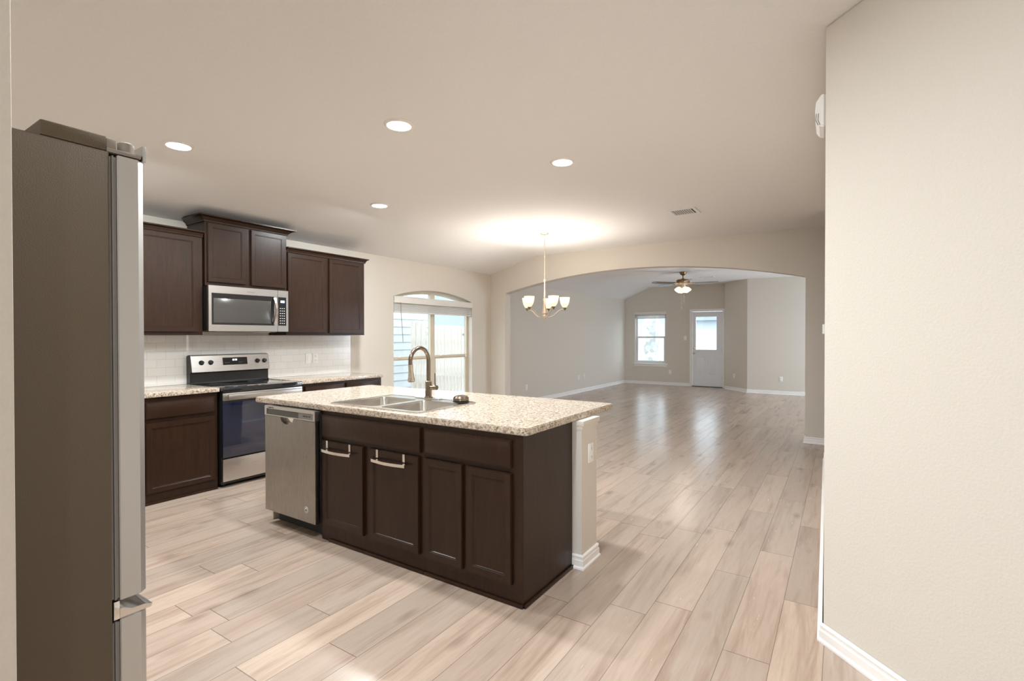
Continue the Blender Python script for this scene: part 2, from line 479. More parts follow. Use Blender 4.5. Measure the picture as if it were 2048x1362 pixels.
sweep('baseboard_left', [(XW+e, YA+.18), (XW+e, YF-.02)], 'white baseboard along the left living room wall')
sweep('baseboard_dining', [(XW+e, 4.36), (XW+e, YA-e), (AX0+e, YA-e), (AX0+e, YA+.17)], 'white baseboard under the arched window')
sweep('baseboard_far', [(XW+.02, YF-e), (DX0-.055, YF-e)], 'white baseboard between the far corner and the white door')
sweep('baseboard_corner', [(-2.55, 13.985), (-2.55-e, 13.96-e), (-1.93-e, 13.34-e), (2.6, 13.30-e)], 'white baseboard along the angled wall right of the far door')
sweep('baseboard_middle', [(AX1-e, YA+.17), (AX1-e, YA-e), (2.6, YA-e)], 'white baseboard at the foot of the right arch pier')
sweep('baseboard_right', [(-.156-e, 6.575), (-.066-e-.004, 2.658-.002), (1.95, .642-.003)], 'white baseboard along the angled wall at the right edge')

# ------------------------------------------------------------------ windows and doors
def wnd(name, label):
    return thing(name, label, 'window', kind='structure')
# kitchen window
w1 = wnd('window_1', 'arched double kitchen window looking out on siding and fence')
fx0, fx1 = XW-.135, XW-.085
ym = (WY0+WY1)/2
def ringpl(mb, y0, y1, z0, z1, wdt, x0, x1, bot=None):
    mb.plate([(y0, z0), (y1, z0), (y1, z1), (y0, z1)], [[(y0+wdt, z0+wdt), (y1-wdt, z0+wdt), (y1-wdt, z1-wdt), (y0+wdt, z1-wdt)]], x0, x1, lambda a, b, t: (t, a, b))
mb = MB()
F = .05
inner = [(WY0+F, WZ0+F), (ym-.045, WZ0+F), (ym-.045, WZ1+WR-F), (WY0+F, WZ1-.0)]
def arched(y0, y1, z0, top, n=10):
    R = ((WY1-WY0)/2)**2; hw = (WY1-WY0)/2; Rr = (hw*hw+WR*WR)/(2*WR)
    f = lambda y: WZ1+WR-Rr+math.sqrt(Rr*Rr-(y-ym)**2)-top
    return [(y0, z0), (y1, z0)] + [(y1+(y0-y1)*i/n, f(y1+(y0-y1)*i/n)) for i in range(n+1)]
mb.plate(arched(WY0+.001, WY1-.001, WZ0+.001, .001, 20), [arched(WY0+F, ym-.05, WZ0+F, F), arched(ym+.05, WY1-F, WZ0+F, F)], fx0, fx1, lambda a, b, t: (t, a, b))
mb.build('window_frame', m_winframe, w1)
for a, b in ((WY0+F, ym-.05), (ym+.05, WY1-F)):
    q = MB(); q.box(fx0+.012, fx1+.006, a, b, 1.035, 1.075, .003)
    q.plate([(a, WZ0+F), (b, WZ0+F), (b, 1.036), (a, 1.036)], [[(a+.03, WZ0+F+.03), (b-.03, WZ0+F+.03), (b-.03, 1.02), (a+.03, 1.02)]], fx0+.02, fx1-.005, lambda s_, r, t: (t, s_, r))
    q.build('window_sash', m_winframe, w1)
    q = MB(); q.plate(arched(a, b, WZ0+F, F), [], fx0+.022, fx0+.026, lambda s_, r, t: (t, s_, r)); q.build('window_pane', m_glass, w1)
    q = MB(); q.box(fx1+.006, fx1+.02, b-.05, b-.02, 1.02, 1.065, .004); q.box(fx1+.006, fx1+.022, a+.10, a+.16, 1.062, 1.08, .003); q.build('sash_lock', m_trim, w1)
# living room window
w2 = wnd('window_2', 'single white window left of the far white door')
gy0, gy1 = YF+.07, YF+.12
def fl(mb, x0, x1, z0, z1, wd_, y0, y1):
    mb.plate([(x0, z0), (x1, z0), (x1, z1), (x0, z1)], [[(x0+wd_, z0+wd_), (x1-wd_, z0+wd_), (x1-wd_, z1-wd_), (x0+wd_, z1-wd_)]], y0, y1, lambda a, b, t: (a, t, b))
q = MB(); fl(q, LWX0+.001, LWX1-.001, LWZ0+.001, LWZ1-.001, .03, gy0, gy1); q.build('window_frame', m_winwhite, w2)
q = MB(); fl(q, LWX0+.031, LWX1-.031, LWZ0+.031, 1.36, .04, gy0-.01, gy1-.02); q.build('window_sash', m_winwhite, w2)
q = MB(); fl(q, LWX0+.031, LWX1-.031, 1.345, LWZ1-.031, .025, gy0+.022, gy1-.002); q.build('window_sash', m_winwhite, w2)
q = MB(); q.box(LWX0+.05, LWX1-.05, gy0+.014, gy0+.017, LWZ0+.06, 1.33); q.build('window_pane', m_glass, w2)
q = MB(); q.box(LWX0+.04, LWX1-.04, gy0+.034, gy0+.037, 1.36, LWZ1-.05); q.build('window_pane', m_glass, w2)
q = MB(); q.box(LWX0-.05, LWX1+.05, YF-.045, YF+.069, LWZ0-.032, LWZ0-.002, .006); q.box(LWX0-.03, LWX1+.03, YF-.016, YF-.001, LWZ0-.09, LWZ0-.033, .004)
q.build('window_sill', m_trim, w2)
# windows out of the frame; the entry one is added for fill light
w3 = wnd('window_3', 'wide living room window on the right outer wall, out of the photo')
q = MB(); ringpl(q, 9.701, 12.699, .551, 2.149, .05, 2.66, 2.72); q.box(2.66, 2.72, 11.17, 11.23, .6, 2.1); q.build('window_frame', m_winwhite, w3)
w4 = wnd('window_4', 'added fill-light window in the entry behind the camera, out of the photo')
q = MB(); fl(q, -.949, 1.349, .601, 2.349, .05, -3.58, -3.52); q.build('window_frame', m_winwhite, w4)
# far door
d1 = thing('door_1', 'white half-glass exterior door in the far living room wall', 'door', kind='structure')
q = MB(); s_ = YF+.03
gx0, gx1, gz0, gz1 = -3.345, -2.80, 1.0, 1.90
pnl = []
for a, b in ((-3.34, -3.115), (-3.035, -2.81)): pnl.append([(a, .31), (b, .31), (b, .815), (a, .815)])
q.plate([(DX0+.012, .015), (DX1-.012, .015), (DX1-.012, DZ1-.014), (DX0+.012, DZ1-.014)], [[(gx0, gz0), (gx1, gz0), (gx1, gz1), (gx0, gz1)]]+pnl, s_, s_+.045, lambda a, b, t: (a, t, b))
for a, b in ((-3.34, -3.115), (-3.035, -2.81)):
    q.box(a-.001, b+.001, s_+.010, s_+.04, .309, .816)
    q.box(a+.03, b-.03, s_+.004, s_+.02, .34, .785, .006)
q.build('door_slab', m_door, d1)
q = MB(); fl(q, gx0-.03, gx1+.03, gz0-.03, gz1+.03, .035, s_-.012, s_-.001); q.build('glass_frame', m_door, d1)
q = MB(); q.box(gx0+.002, gx1-.002, s_+.02, s_+.024, gz0+.002, gz1-.002); q.build('door_pane', m_glass, d1)
q = MB(); q.plate([(DX0-.057, .001), (DX0, .001), (DX0, DZ1), (DX1, DZ1), (DX1, .001), (DX1+.057, .001), (DX1+.057, DZ1+.057), (DX0-.057, DZ1+.057)], [], YF-.016, YF-.001, lambda a, b, t: (a, t, b), bev=.004)
q.build('door_casing', m_trim, d1)
q = MB(); q.lathe([(0, 0), (.030, 0), (.030, .006), (.012, .010), (.012, .03), (.027, .042), (.030, .058), (.020, .070), (0, .072)], (-3.385, s_, .91), 24, (0, -1, 0)); q.build('door_knob', m_nickel, d1)
q = MB(); q.lathe([(0, 0), (.030, 0), (.027, .012), (.010, .016), (.010, .022), (0, .022)], (-3.385, s_, 1.05), 24, (0, -1, 0)); q.build('deadbolt', m_nickel, d1)
for z in (.25, 1.0, 1.8):
    q = MB(); q.cyl((DX1-.008, s_-.006, z-.05), (DX1-.008, s_-.006, z+.05), .007); q.build('hinge', m_nickel, d1)
q = MB(); q.box(DX0+.001, DX1-.001, YF+.002, YF+.14, .0005, .014); q.build('threshold', m_rubber, d1)

# ------------------------------------------------------------------ blinds
bl = thing('window_blind', 'raised off-white blind with valance across the arched kitchen window', 'blind', (XW+.0, ym, 0))
q = MB(); q.box(.002, .018, -.905, .905, 1.868, 1.952, .003); q.box(.0015, .022, -.908, .908, 1.862, 1.872, .002); q.box(.0015, .021, -.908, .908, 1.946, 1.956, .002); q.build('valance', m_blind, bl)
q = MB(); q.box(-.055, -.005, -.895, .895, 1.90, 1.945, .003); q.build('head_rail', m_blind, bl)
q = MB()
for i in range(13): q.box(-.056, -.006, -.892, .892, 1.745+i*.0112, 1.752+i*.0112, .001)
q.build('slat_stack', m_blind, bl)
q = MB(); q.box(-.057, -.004, -.894, .894, 1.722, 1.742, .004); q.build('bottom_rail', m_blind, bl)
q = MB(); q.tube([(.022, -.79, 1.87), (.022, -.785, 1.72), (.024, -.765, 1.48), (.026, -.75, 1.30)], .0045, 8); q.build('tilt_wand', m_nickel, bl)
bl = thing('window_blind', 'raised pale grey blind at the top of the small far window', 'blind', ((LWX0+LWX1)/2, YF, 0))
q = MB(); q.box(-.455, .455, -.03, -.002, 1.995, 2.075, .003); q.build('valance', m_blind, bl)
q = MB()
for i in range(9): q.box(-.425, .425, .008, .058, 1.90+i*.0112, 1.907+i*.0112, .001)
q.build('slat_stack', m_blind, bl)
q = MB(); q.box(-.427, .427, .007, .059, 1.877, 1.897, .003); q.build('bottom_rail', m_blind, bl)

# ------------------------------------------------------------------ cabinets
def cabinet(name, label, loc, rz, W, D, z0, z1, fronts, frame_extra=None, top=True):
    t = thing(name, label, 'cabinet', loc, rz)
    q = MB()
    holes = []
    for (a, b, c, d, k) in fronts: holes.append([(a+.012, c+.012), (b-.012, c+.012), (b-.012, d-.012), (a+.012, d-.012)])
    q.plate([(0, z0), (W, z0), (W, z1), (0, z1)], holes, 0, .019, lambda a, b, tt: (a, tt, b))
    q.box(0, .016, .019, D, z0, z1); q.box(W-.016, W, .019, D, z0, z1)
    q.box(.016, W-.016, .019, D, z0, z0+.016); q.box(.016, W-.016, .019, D if top else .06, z1-.016, z1); q.box(.016, W-.016, D-.01, D, z0+.016, z1-.016)
    q.build('cabinet_body', m_cab, t, smooth=False)
    for (a, b, c, d, k) in fronts:
        q = MB(); q.panel(a, b, c, d, fr=.056 if k == 'door' else 0)
        q.build('door' if k == 'door' else 'drawer_front', m_cab, t)
    return t
RZ = PI/2      # fronts look towards +X
XU = XW+.33    # upper cabinet face
def crown(t, W, z, D, l=True, r=True, h=.062, out=.055):
    # crown moulding: front plus returns, profile flaring outwards
    pr = [(0, 0), (.012, 0), (.014, h*.25), (out*.55, h*.62), (out-.006, h*.78), (out, h*.80), (out, h), (0, h)]
    b = bmesh.new()
    path = []
    if l: path.append(((0, D), (-1, 0)))
    path += [((0, 0), (-1 if l else 0, -1)), ((W, 0), (1 if r else 0, -1))]
    if r: path.append(((W, D), (1, 0)))
    rings = [[b.verts.new((p[0]+n[0]*u, p[1]+n[1]*u, z+w)) for u, w in pr] for p, n in path]
    for A, B in zip(rings, rings[1:]):
        for k in range(len(pr)): b.faces.new((A[k], A[(k+1) % len(pr)], B[(k+1) % len(pr)], B[k]))
    b.faces.new(rings[0]); b.faces.new(rings[-1][::-1]); bmesh.ops.recalc_face_normals(b, faces=b.faces)
    mb = MB(); mb._add(b); mb.box(0.001, W-.001, .001, D, z+h-.01, z+h-.001)
    mb.build('crown_moulding', m_cab, t, smooth=False)
UB = 1.392
c = cabinet('wall_cabinet', 'single-door dark wall cabinet left of the microwave', (XU, 1.70, 0), RZ, .655, .328, UB, 2.305, [(.06, .608, 1.42, 2.298, 'door')])
crown(c, .655, 2.305, .328, l=False, r=False, h=.055, out=.045)
c = cabinet('wall_cabinet', 'shorter dark two-door wall cabinet above the microwave, raised highest', (XU+.012, 2.372, 0), RZ, .832, .34, 1.864, 2.462, [(.02, .384, 1.896, 2.455, 'door'), (.436, .812, 1.892, 2.455, 'door')])
crown(c, .832, 2.462, .34, h=.060, out=.075)
c = cabinet('wall_cabinet', 'double-door dark wall cabinet right of the microwave', (XU, 3.206, 0), RZ, 1.062, .328, UB, 2.29, [(.012, .492, 1.42, 2.283, 'door'), (.535, 1.02, 1.415, 2.283, 'door')])
crown(c, 1.062, 2.29, .328, l=False, r=True, h=.055, out=.045)
XB = -4.725; DB = .632
def shoe(t, W, z=.0): pass
c = cabinet('base_cabinet', 'dark base cabinet with one drawer and door, left of the range', (XB, 1.72, 0), RZ, .612, DB, .001, .876, [(.045, .586, .703, .842, 'drawer'), (.045, .586, .092, .668, 'door')])
q = MB(); q.box(0, .612, -.012, -.001, .001, .02, .004); q.build('shoe_moulding', m_cab, c)
c = cabinet('base_cabinet', 'dark base cabinet with two drawers right of the range', (XB, 3.182, 0), RZ, 1.085, DB, .001, .876, [(.03, .525, .703, .85, 'drawer'), (.558, 1.055, .703, .85, 'drawer'), (.03, .525, .092, .668, 'door'), (.558, 1.055, .092, .668, 'door')])
q = MB(); q.box(0, 1.085, -.012, -.001, .001, .02, .004); q.build('shoe_moulding', m_cab, c)
# counters against the wall
q = MB(); q.box(XW+.002, -4.697, 1.68, 2.342, .878, .915, .006); tag(q.build('countertop', m_granite), 'speckled granite countertop left of the range', 'countertop')
q = MB(); q.box(XW+.002, -4.697, 3.158, 4.274, .878, .915, .006); tag(q.build('countertop', m_granite), 'speckled granite countertop right of the range', 'countertop')
struct('trim_1', MB().box(XW+.0005, XW+.009, 1.68, 4.314, .9155, 1.388), m_tile, 'white glossy subway tile backsplash below the wall cabinets', 'backsplash')

# ------------------------------------------------------------------ range
rg = thing('kitchen_range', 'stainless electric range with black glass top between the base cabinets', 'stove', (-4.70, 2.349, 0), RZ)
RW = .802
q = MB(); q.box(.002, RW-.002, .002, .64, .03, .868); q.build('range_body', m_black, rg, smooth=False)
for x in (.05, RW-.05):
    for y in (.06, .58):
        q = MB(); q.cyl((x, y, .001), (x, y, .03), .018); q.build('foot', m_rubber, rg)
q = MB(); q.box(.004, RW-.004, -.03, -.001, .058, .262, .004); q.build('storage_drawer', m_steel, rg)
q = MB(); q.box(.004, RW-.004, -.03, -.001, .275, .802, .004); d_ = q.build('oven_door', m_oglass, rg)
q = MB(); q.box(.002, RW-.002, -.036, -.0305, .795, .862, .003); q.build('door_trim', m_steel, d_)
q = MB(); q.box(.03, RW-.03, -.082, -.058, .803, .85, .009)
q.box(.04, .075, -.06, -.036, .812, .842, .004); q.box(RW-.075, RW-.04, -.06, -.036, .812, .842, .004); q.build('oven_handle', m_steel, d_)
q = MB(); q.box(0, RW, -.036, .60, .869, .912, .008); q.build('cooktop', m_bglass, rg)
t = NT('burner_ring'); t.set(**{'Base Color': (.05, .05, .05), 'Roughness': .2}); m_burn = t.m
for (x, y, r) in ((.2, .15, .11), (.6, .15, .085), (.2, .43, .085), (.6, .43, .10)):
    q = MB(); q.lathe([(r, 0), (r+.004, 0), (r+.004, .0006), (r, .0006), (r, 0)], (x, y, .9121), 40); q.build('burner', m_burn, rg)
# backguard
q = MB(); q.plate([(.56, .9121), (.648, .9121), (.648, 1.188), (.615, 1.196), (.575, 1.188), (.545, 1.03), (.575, 1.015), (.575, .93)], [], .004, RW-.004, lambda a, b, t_: (t_, a, b), bev=.004)
bgd = q.build('backguard', m_black, rg)
q = MB(); q.plate([(.5435, 1.028), (.5735, 1.186), (.580, 1.19), (.565, 1.10), (.552, 1.03)], [], .008, RW-.008, lambda a, b, t_: (t_, a, b))
q.build('control_panel', m_steel, bgd)
def on_guard(x, z, off=0):    # point on the sloped control panel
    y = .5435+(z-1.028)*(.03/.158)-off
    return (x, y, z)
gn = Vector((0, -.982, .187))
for x in (.10, .187, .665, .742):
    p = on_guard(x, 1.118, .0005)
    q = MB(); q.lathe([(0, 0), (.024, 0), (.024, .004), (.019, .006), (.017, .024), (.012, .027), (0, .027)], p, 24, gn)
    q.build('knob', m_rubber, bgd)
q = MB(); a, b = on_guard(0, 1.088, .0012), on_guard(0, 1.162, .0012)
q.plate([(a[1], a[2]), (b[1], b[2]), (b[1]-.003, b[2]), (a[1]-.003, a[2])], [], .305, .555, lambda u, v, t_: (t_, u, v)); q.build('display', m_bglass, bgd)
q = MB()
for i in range(4):
    x = .402+i*.011+(.004 if i > 1 else 0); p1 = on_guard(x, 1.134, .0055)
    q.box(x, x+.007, p1[1]-.001, p1[1]+.001, 1.130, 1.146)
q.build('clock_digits', m_led, bgd)
for i in range(8):
    x = .322+(i % 4)*.018+(.14 if i > 3 else 0); p1 = on_guard(x, 1.11, .0055)
    if i % 4 == 3: continue
    q = MB(); q.box(x, x+.01, p1[1]-.0008, p1[1]+.0008, 1.108, 1.112); q.build('button', m_gray, bgd)

# ------------------------------------------------------------------ microwave
mw = thing('microwave', 'stainless over-the-range microwave under the raised cabinet', 'microwave', (-4.95, 2.372, 0), RZ)
MWW = .808; mz0, mz1 = 1.428, 1.860
q = MB(); q.box(.004, MWW-.004, .03, .40, mz0+.004, mz1-.002, .003); q.build('microwave_body', m_black, mw)
q = MB(); q.plate([(0, mz0), (.688, mz0), (.688, mz1), (0, mz1)], [[(.027, mz0+.062), (.650, mz0+.062), (.650, mz1-.07), (.027, mz1-.07)]], 0, .029, lambda a, b, t_: (a, t_, b), bev=.002)
md = q.build('microwave_door', m_steel, mw)
q = MB(); q.box(.0275, .6495, .004, .028, mz0+.0625, mz1-.0705); q.build('door_glass', m_bglass, md)
q = MB(); q.box(.045, .615, .0025, .0038, mz0+.082, mz1-.118, .001); q.build('window_mesh', m_mwin, md)
q = MB()
pts = [(.653, -.004-.036*math.sin(PI*i/12), mz0+.075+(mz1-mz0-.155)*i/12) for i in range(13)]
for i in range(12):
    pass
b = bmesh.new(); rings = []
for p in pts: rings.append([b.verts.new((p[0]+u, p[1]+v, p[2])) for u, v in ((-.016, .004), (-.013, -.006), (.013, -.006), (.016, .004))])
for A, B in zip(rings, rings[1:]):
    for k in range(4): b.faces.new((A[k], A[(k+1) % 4], B[(k+1) % 4], B[k]))
b.faces.new(rings[0]); b.faces.new(rings[-1][::-1]); bmesh.ops.recalc_face_normals(b, faces=b.faces); q._add(b); q.build('microwave_handle', m_chrome, md)
q = MB(); q.plate([(.690, mz0), (MWW, mz0), (MWW, mz1), (.690, mz1)], [[(.692, mz0+.062), (MWW-.024, mz0+.062), (MWW-.024, mz1-.07), (.692, mz1-.07)]], 0, .029, lambda a, b, t_: (a, t_, b), bev=.0)
cp = q.build('control_panel', m_steel, mw)
q = MB(); q.box(.6925, MWW-.0245, .003, .028, mz0+.0625, mz1-.0705); kp = q.build('keypad', m_bglass, cp)
q = MB(); q.box(.722, .766, .0015, .0028, mz1-.128, mz1-.105); q.build('clock_display', m_led, kp)
for r in range(7):
    for k in range(3):
        q = MB(); q.box(.714+k*.022, .724+k*.022, .002, .0028, mz0+.085+r*.026, mz0+.091+r*.026); q.build('button', m_plate, kp)
q = MB(); q.box(.10, MWW-.10, .06, .34, mz0-.006, mz0+.003); q.build('vent_grille', m_gray, mw)
q = MB(); q.box(.45, .62, .03, .10, mz0-.012, mz0-.0065, .002); q.build('task_light_lens', m_plate, mw)

# ------------------------------------------------------------------ island
YI = 2.143
def counter_outline(x0, x1, y0, y1, r=.03, n=6):
    pts = []
    for cx, cy, a0 in ((x1-r, y0+r, -PI/2), (x1-r, y1-r, 0), (x0+r, y1-r, PI/2), (x0+r, y0+r, PI)):
        for i in range(n+1):
            a = a0+PI/2*i/n; pts.append((cx+r*math.cos(a), cy+r*math.sin(a)))
    return pts
SX0, SX1, SY0, SY1 = -2.955, -2.11, 2.195, 2.78
q = MB(); q.plate(counter_outline(-3.761, -1.312, 2.128, 3.272), [[(SX0+.025, SY0+.025), (SX1-.025, SY0+.025), (SX1-.025, SY1-.03), (SX0+.025, SY1-.03)]], .877, .915, lambda a, b, t_: (a, b, t_), bev=.005)
tag(q.build('countertop', m_granite), 'large speckled granite island countertop holding the sink', 'countertop')
c = cabinet('base_cabinet', 'dark island cabinet under the sink, with two doors and false drawer', (-2.955, YI, 0), 0, .94, .545, .001, .875, [(.022, .925, .703, .85, 'drawer'), (.022, .434, .115, .680, 'door'), (.487, .912, .112, .680, 'door')], top=False)
q = MB(); q.box(.08, .94, -.012, -.001, .001, .02, .004); q.build('shoe_moulding', m_cab, c)
c = cabinet('base_cabinet', 'dark island end cabinet with one drawer over two doors', (-2.014, YI, 0), 0, .674, .545, .001, .875, [(.014, .612, .705, .848, 'drawer'), (.010, .292, .108, .680, 'door'), (.319, .612, .108, .678, 'door')])
q = MB(); q.box(0, .674, -.012, -.001, .001, .02, .004); q.box(.675, .686, 0, .545, .001, .02, .004); q.build('shoe_moulding', m_cab, c)
# half wall behind the island cabinets
q = MB(); q.box(-3.60, -1.282, 2.70, 2.912, .001, .855); q.box(-3.60, -1.276, 2.697, 2.925, .82, .8765, .006); q.box(-3.60, -1.268, 2.694, 2.933, .845, .8766, .004)
q.box(-3.60, -3.5805, 2.17, 2.70, .001, .8765)
struct('wall_island', q, m_wall, 'short beige half wall behind the island cabinets', 'wall')
sweep('baseboard_island', [(-1.345, 2.6995), (-1.282+e, 2.6995), (-1.282+e, 2.9125), (-3.60, 2.9125)][::1], 'white baseboard around the end of the island half wall')

# dishwasher
dw = thing('dishwasher', 'stainless dishwasher at the left end of the island', 'dishwasher', (-3.553, 2.092, 0), 0)
q = MB(); q.box(.006, .592, .04, .60, .105, .872); q.build('dishwasher_body', m_rubber, dw, smooth=False)
q = MB(); q.box(.01, .588, .10, .55, .001, .104); q.build('kick_plate', m_rubber, dw, smooth=False)
pk = [(.270+.075*math.cos(a), .800-.045*math.sin(a)) for a in [PI*i/14 for i in range(15)]]
q = MB(); q.plate([(0, .106), (.596, .106), (.596, .80), (.3455, .80)] + pk[1:-1][::1] + [(.1945, .80), (0, .80)], [], 0, .039, lambda a, b, t_: (a, t_, b), bev=.002)
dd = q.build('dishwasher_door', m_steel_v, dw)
q = MB(); q.plate([(.345, .801)] + pk[1:-1] + [(.195, .801)], [], .030, .034, lambda a, b, t_: (a, t_, b)); q.build('handle_pocket', m_chrome, dd)
q = MB(); q.plate([(0, .803), (.596, .803), (.596, .872), (0, .872)], [[(.028, .81), (.575, .81), (.575, .852), (.028, .852)]], -.004, .039, lambda a, b, t_: (a, t_, b), bev=.002)
cp = q.build('control_panel', m_steel, dw)
q = MB(); q.box(.0285, .405, .001, .03, .8105, .8515); q.build('display_strip', m_bglass, cp)
q = MB(); q.box(.4055, .5745, .001, .03, .8105, .8515); q.build('button_strip', m_gray, cp)
for i in range(5):
    q = MB(); q.box(.46+i*.018, .468+i*.018, -.001, .0009, .826, .834); q.build('button', m_rubber, cp)
q = MB(); q.lathe([(0, 0), (.022, 0), (.022, .0016), (.0, .0016)], (.493, -.0002, .191), 28, (0, -1, 0)); bd = q.build('round_badge', m_plate, dd)
q = MB(); q.tube([(.493+.0175*math.cos(a), -.0022, .191+.0175*math.sin(a)) for a in [2*PI*i/28 for i in range(28)]], .0012, 6, True)
q.tube([(.483, -.0022, .186), (.489, -.0022, .194), (.497, -.0022, .188), (.503, -.0022, .197)], [.001, .003, .003, .001], 6); q.tube([(.487, -.0022, .180), (.498, -.0022, .183), (.501, -.0022, .190)], [.0008, .002, .001], 6)
q.build('badge_emblem', m_rubber, bd)
def text(s, name, size, loc, rot, mat, parent):
    cu = bpy.data.curves.new(name, 'FONT'); cu.body = s; cu.size = size; cu.extrude = .0003; cu.align_x = 'CENTER'
    o = bpy.data.objects.new(name, cu); COL.objects.link(o)
    me = bpy.data.meshes.new_from_object(o); bpy.data.objects.remove(o); bpy.data.curves.remove(cu)
    o = bpy.data.objects.new(name, me); me.materials.append(mat); COL.objects.link(o); o.location = loc; o.rotation_euler = rot; o.parent = parent
    return o
text('WHIRLPOOL', 'brand_lettering', .012, (.085, -.0046, .857), (PI/2, 0, 0), m_rubber, cp)
text('Whirlpool', 'brand_lettering', .018, (.40, -.0006, mz1-.045), (PI/2, 0, 0), m_gray, md)

# ------------------------------------------------------------------ sink, faucet, stopper
sk = thing('kitchen_sink', 'double-bowl stainless sink set in the island countertop', 'sink', ((SX0+SX1)/2, (SY0+SY1)/2, .9155))
cx, cy = (SX0+SX1)/2, (SY0+SY1)/2
B1 = (-2.905-cx, -2.555-cx); B2 = (-2.505-cx, -2.155-cx); BY = (2.240-cy, 2.655-cy)
def rr(x0, x1, y0, y1, r, n=6):
    return counter_outline(x0, x1, y0, y1, r, n)
q = MB(); q.plate(rr(SX0-cx, SX1-cx, SY0-cy, SY1-cy, .03), [rr(*B1, *BY, .05), rr(*B2, *BY, .05)], 0, .005, lambda a, b, t_: (a, b, t_), bev=.0015)
q.plate(rr(SX0-cx+.004, SX1-cx-.004, SY0-cy+.004, SY1-cy-.004, .03), [rr(SX0-cx+.014, SX1-cx-.014, SY0-cy+.014, SY1-cy-.014, .026)], .005, .0075, lambda a, b, t_: (a, b, t_))
q.build('sink_rim', m_sink, sk)
for B in (B1, B2):
    b = bmesh.new(); rings = []
    for k, (ins, z, rad) in enumerate(((0, .004, .05), (.004, -.01, .05), (.010, -.15, .055), (.02, -.172, .06), (.05, -.182, .07), (.10, -.186, .06))):
        rings.append([b.verts.new((p[0], p[1], z)) for p in rr(B[0]+ins, B[1]-ins, BY[0]+ins, BY[1]-ins, rad, 8)])
    for A, C in zip(rings, rings[1:]):
        n = len(A)
        for i in range(n): b.faces.new((A[i], A[(i+1) % n], C[(i+1) % n], C[i]))
    b.faces.new(rings[-1]); bmesh.ops.recalc_face_normals(b, faces=b.faces)
    for f in b.faces: f.normal_flip()
    q = MB(); q._add(b); bo = q.build('sink_bowl', m_sink, sk)
    q = MB(); q.lathe([(0, 0), (.03, 0), (.043, .003), (.045, .005), (.040, .002), (.02, -.0)], ((B[0]+B[1])/2, (BY[0]+BY[1])/2, -.185), 24); q.build('drain', m_chrome, bo)
fc = thing('kitchen_faucet', 'tall gooseneck pull-down faucet behind the sink bowls', 'faucet', (-2.54, 2.748, .9215))
q = MB(); q.plate(rr(-.125, .125, -.028, .028, .027), [], 0, .006, lambda a, b, t_: (a, b, t_), bev=.002); q.build('deck_plate', m_chrome, fc)
q = MB(); q.lathe([(0, .0065), (.030, .0065), (.030, .012), (.0235, .016), (.0235, .125), (.020, .130), (0, .130)]); q.build('faucet_base', m_bronze, fc)
sp = Vector((.05, -1, 0)).normalized()   # direction the spout reaches
ro = .098; H0 = .275
pts = [(0, 0, .13), (0, 0, H0)]
for i in range(1, 17):
    a = PI*i/16*1.06
    pts.append((sp.x*ro*(1-math.cos(a)), sp.y*ro*(1-math.cos(a)), H0+ro*math.sin(a)))
q = MB(); q.tube(pts, .0145, 16); q.build('spout', m_bronze, fc)
e1 = Vector(pts[-1]); dn = (Vector(pts[-1])-Vector(pts[-2])).normalized()
q = MB(); q.lathe([(0, 0), (.0165, 0), (.0165, .03), (.016, .035), (.021, .085), (.026, .112), (.025, .118), (0, .118)], e1, 24, dn); sh = q.build('spray_head', m_nickel, fc)
q = MB(); q.lathe([(0, .1185), (.022, .1185), (.022, .121), (0, .121)], e1, 24, dn); q.build('nozzle', m_rubber, sh)
side = Vector((.96, .05, 0)).normalized()
c0 = Vector((0, 0, .082))
q = MB(); q.cyl(c0+side*.0235, c0+side*.062, .018, .0185, 20); q.cyl(c0+side*.063, c0+side*.078, .0185, .017, 20); hb = q.build('handle_hub', m_bronze, fc)
q = MB(); q.cyl(c0+side*.062+Vector((0, 0, .015)), c0+side*.060+Vector((0, 0, .105)), .0048, .0042, 10); q.build('lever', m_bronze, hb)
sp_ = thing('sink_stopper', 'domed metal sink stopper lying upside down beside the right bowl', 'stopper', (-2.195, 2.70, .9232))
q = MB(); q.lathe([(0, 0), (.045, 0), (.058, .003), (.058, .006), (.046, .010), (.0, .010)]); q.build('rubber_seal', m_rubber, sp_)
q = MB(); q.lathe([(.0, .0105), (.050, .0105), (.055, .014), (.054, .030), (.044, .042), (.022, .049), (0, .050)]); q.build('dome', m_bronze, sp_)

# towel bars hung over the island doors
def towel_bar(xa, xb, label):
    t_ = thing('towel_bar', label, 'towel bar', ((xa+xb)/2, YI-.021, .680), 0, 'towel bars on the sink cabinet doors')
    w = (xb-xa)/2
    for s in (-1, 1):
        q = MB(); q.box(s*w*.80-.009, s*w*.80+.009, -.0025, -.0008, -.062, .003); q.box(s*w*.80-.009, s*w*.80+.009, -.0025, .019, .0012, .003)
        q.box(s*w*.80-.009, s*w*.80+.009, -.026, -.002, -.064, -.058)
        q.build('strap', m_chrome, t_)
    b = bmesh.new(); rings = []
    for i in range(15):
        x = -w+2*w*i/14; y = -.022-.018*math.sin(PI*i/14)
        rings.append([b.verts.new((x, y+u, -.062+v)) for u, v in ((-.004, -.009), (.004, -.009), (.004, .009), (-.004, .009))])
    for A, B in zip(rings, rings[1:]):
        for k in range(4): b.faces.new((A[k], A[(k+1) % 4], B[(k+1) % 4], B[k]))
    b.faces.new(rings[0]); b.faces.new(rings[-1][::-1]); bmesh.ops.recalc_face_normals(b, faces=b.faces)
    q = MB(); q._add(b); q.build('bar', m_chrome, t_)
towel_bar(-2.90, -2.615, 'silver towel bar over the sink cabinet door next to the dishwasher')
towel_bar(-2.415, -2.13, 'silver towel bar over the right door of the sink cabinet')

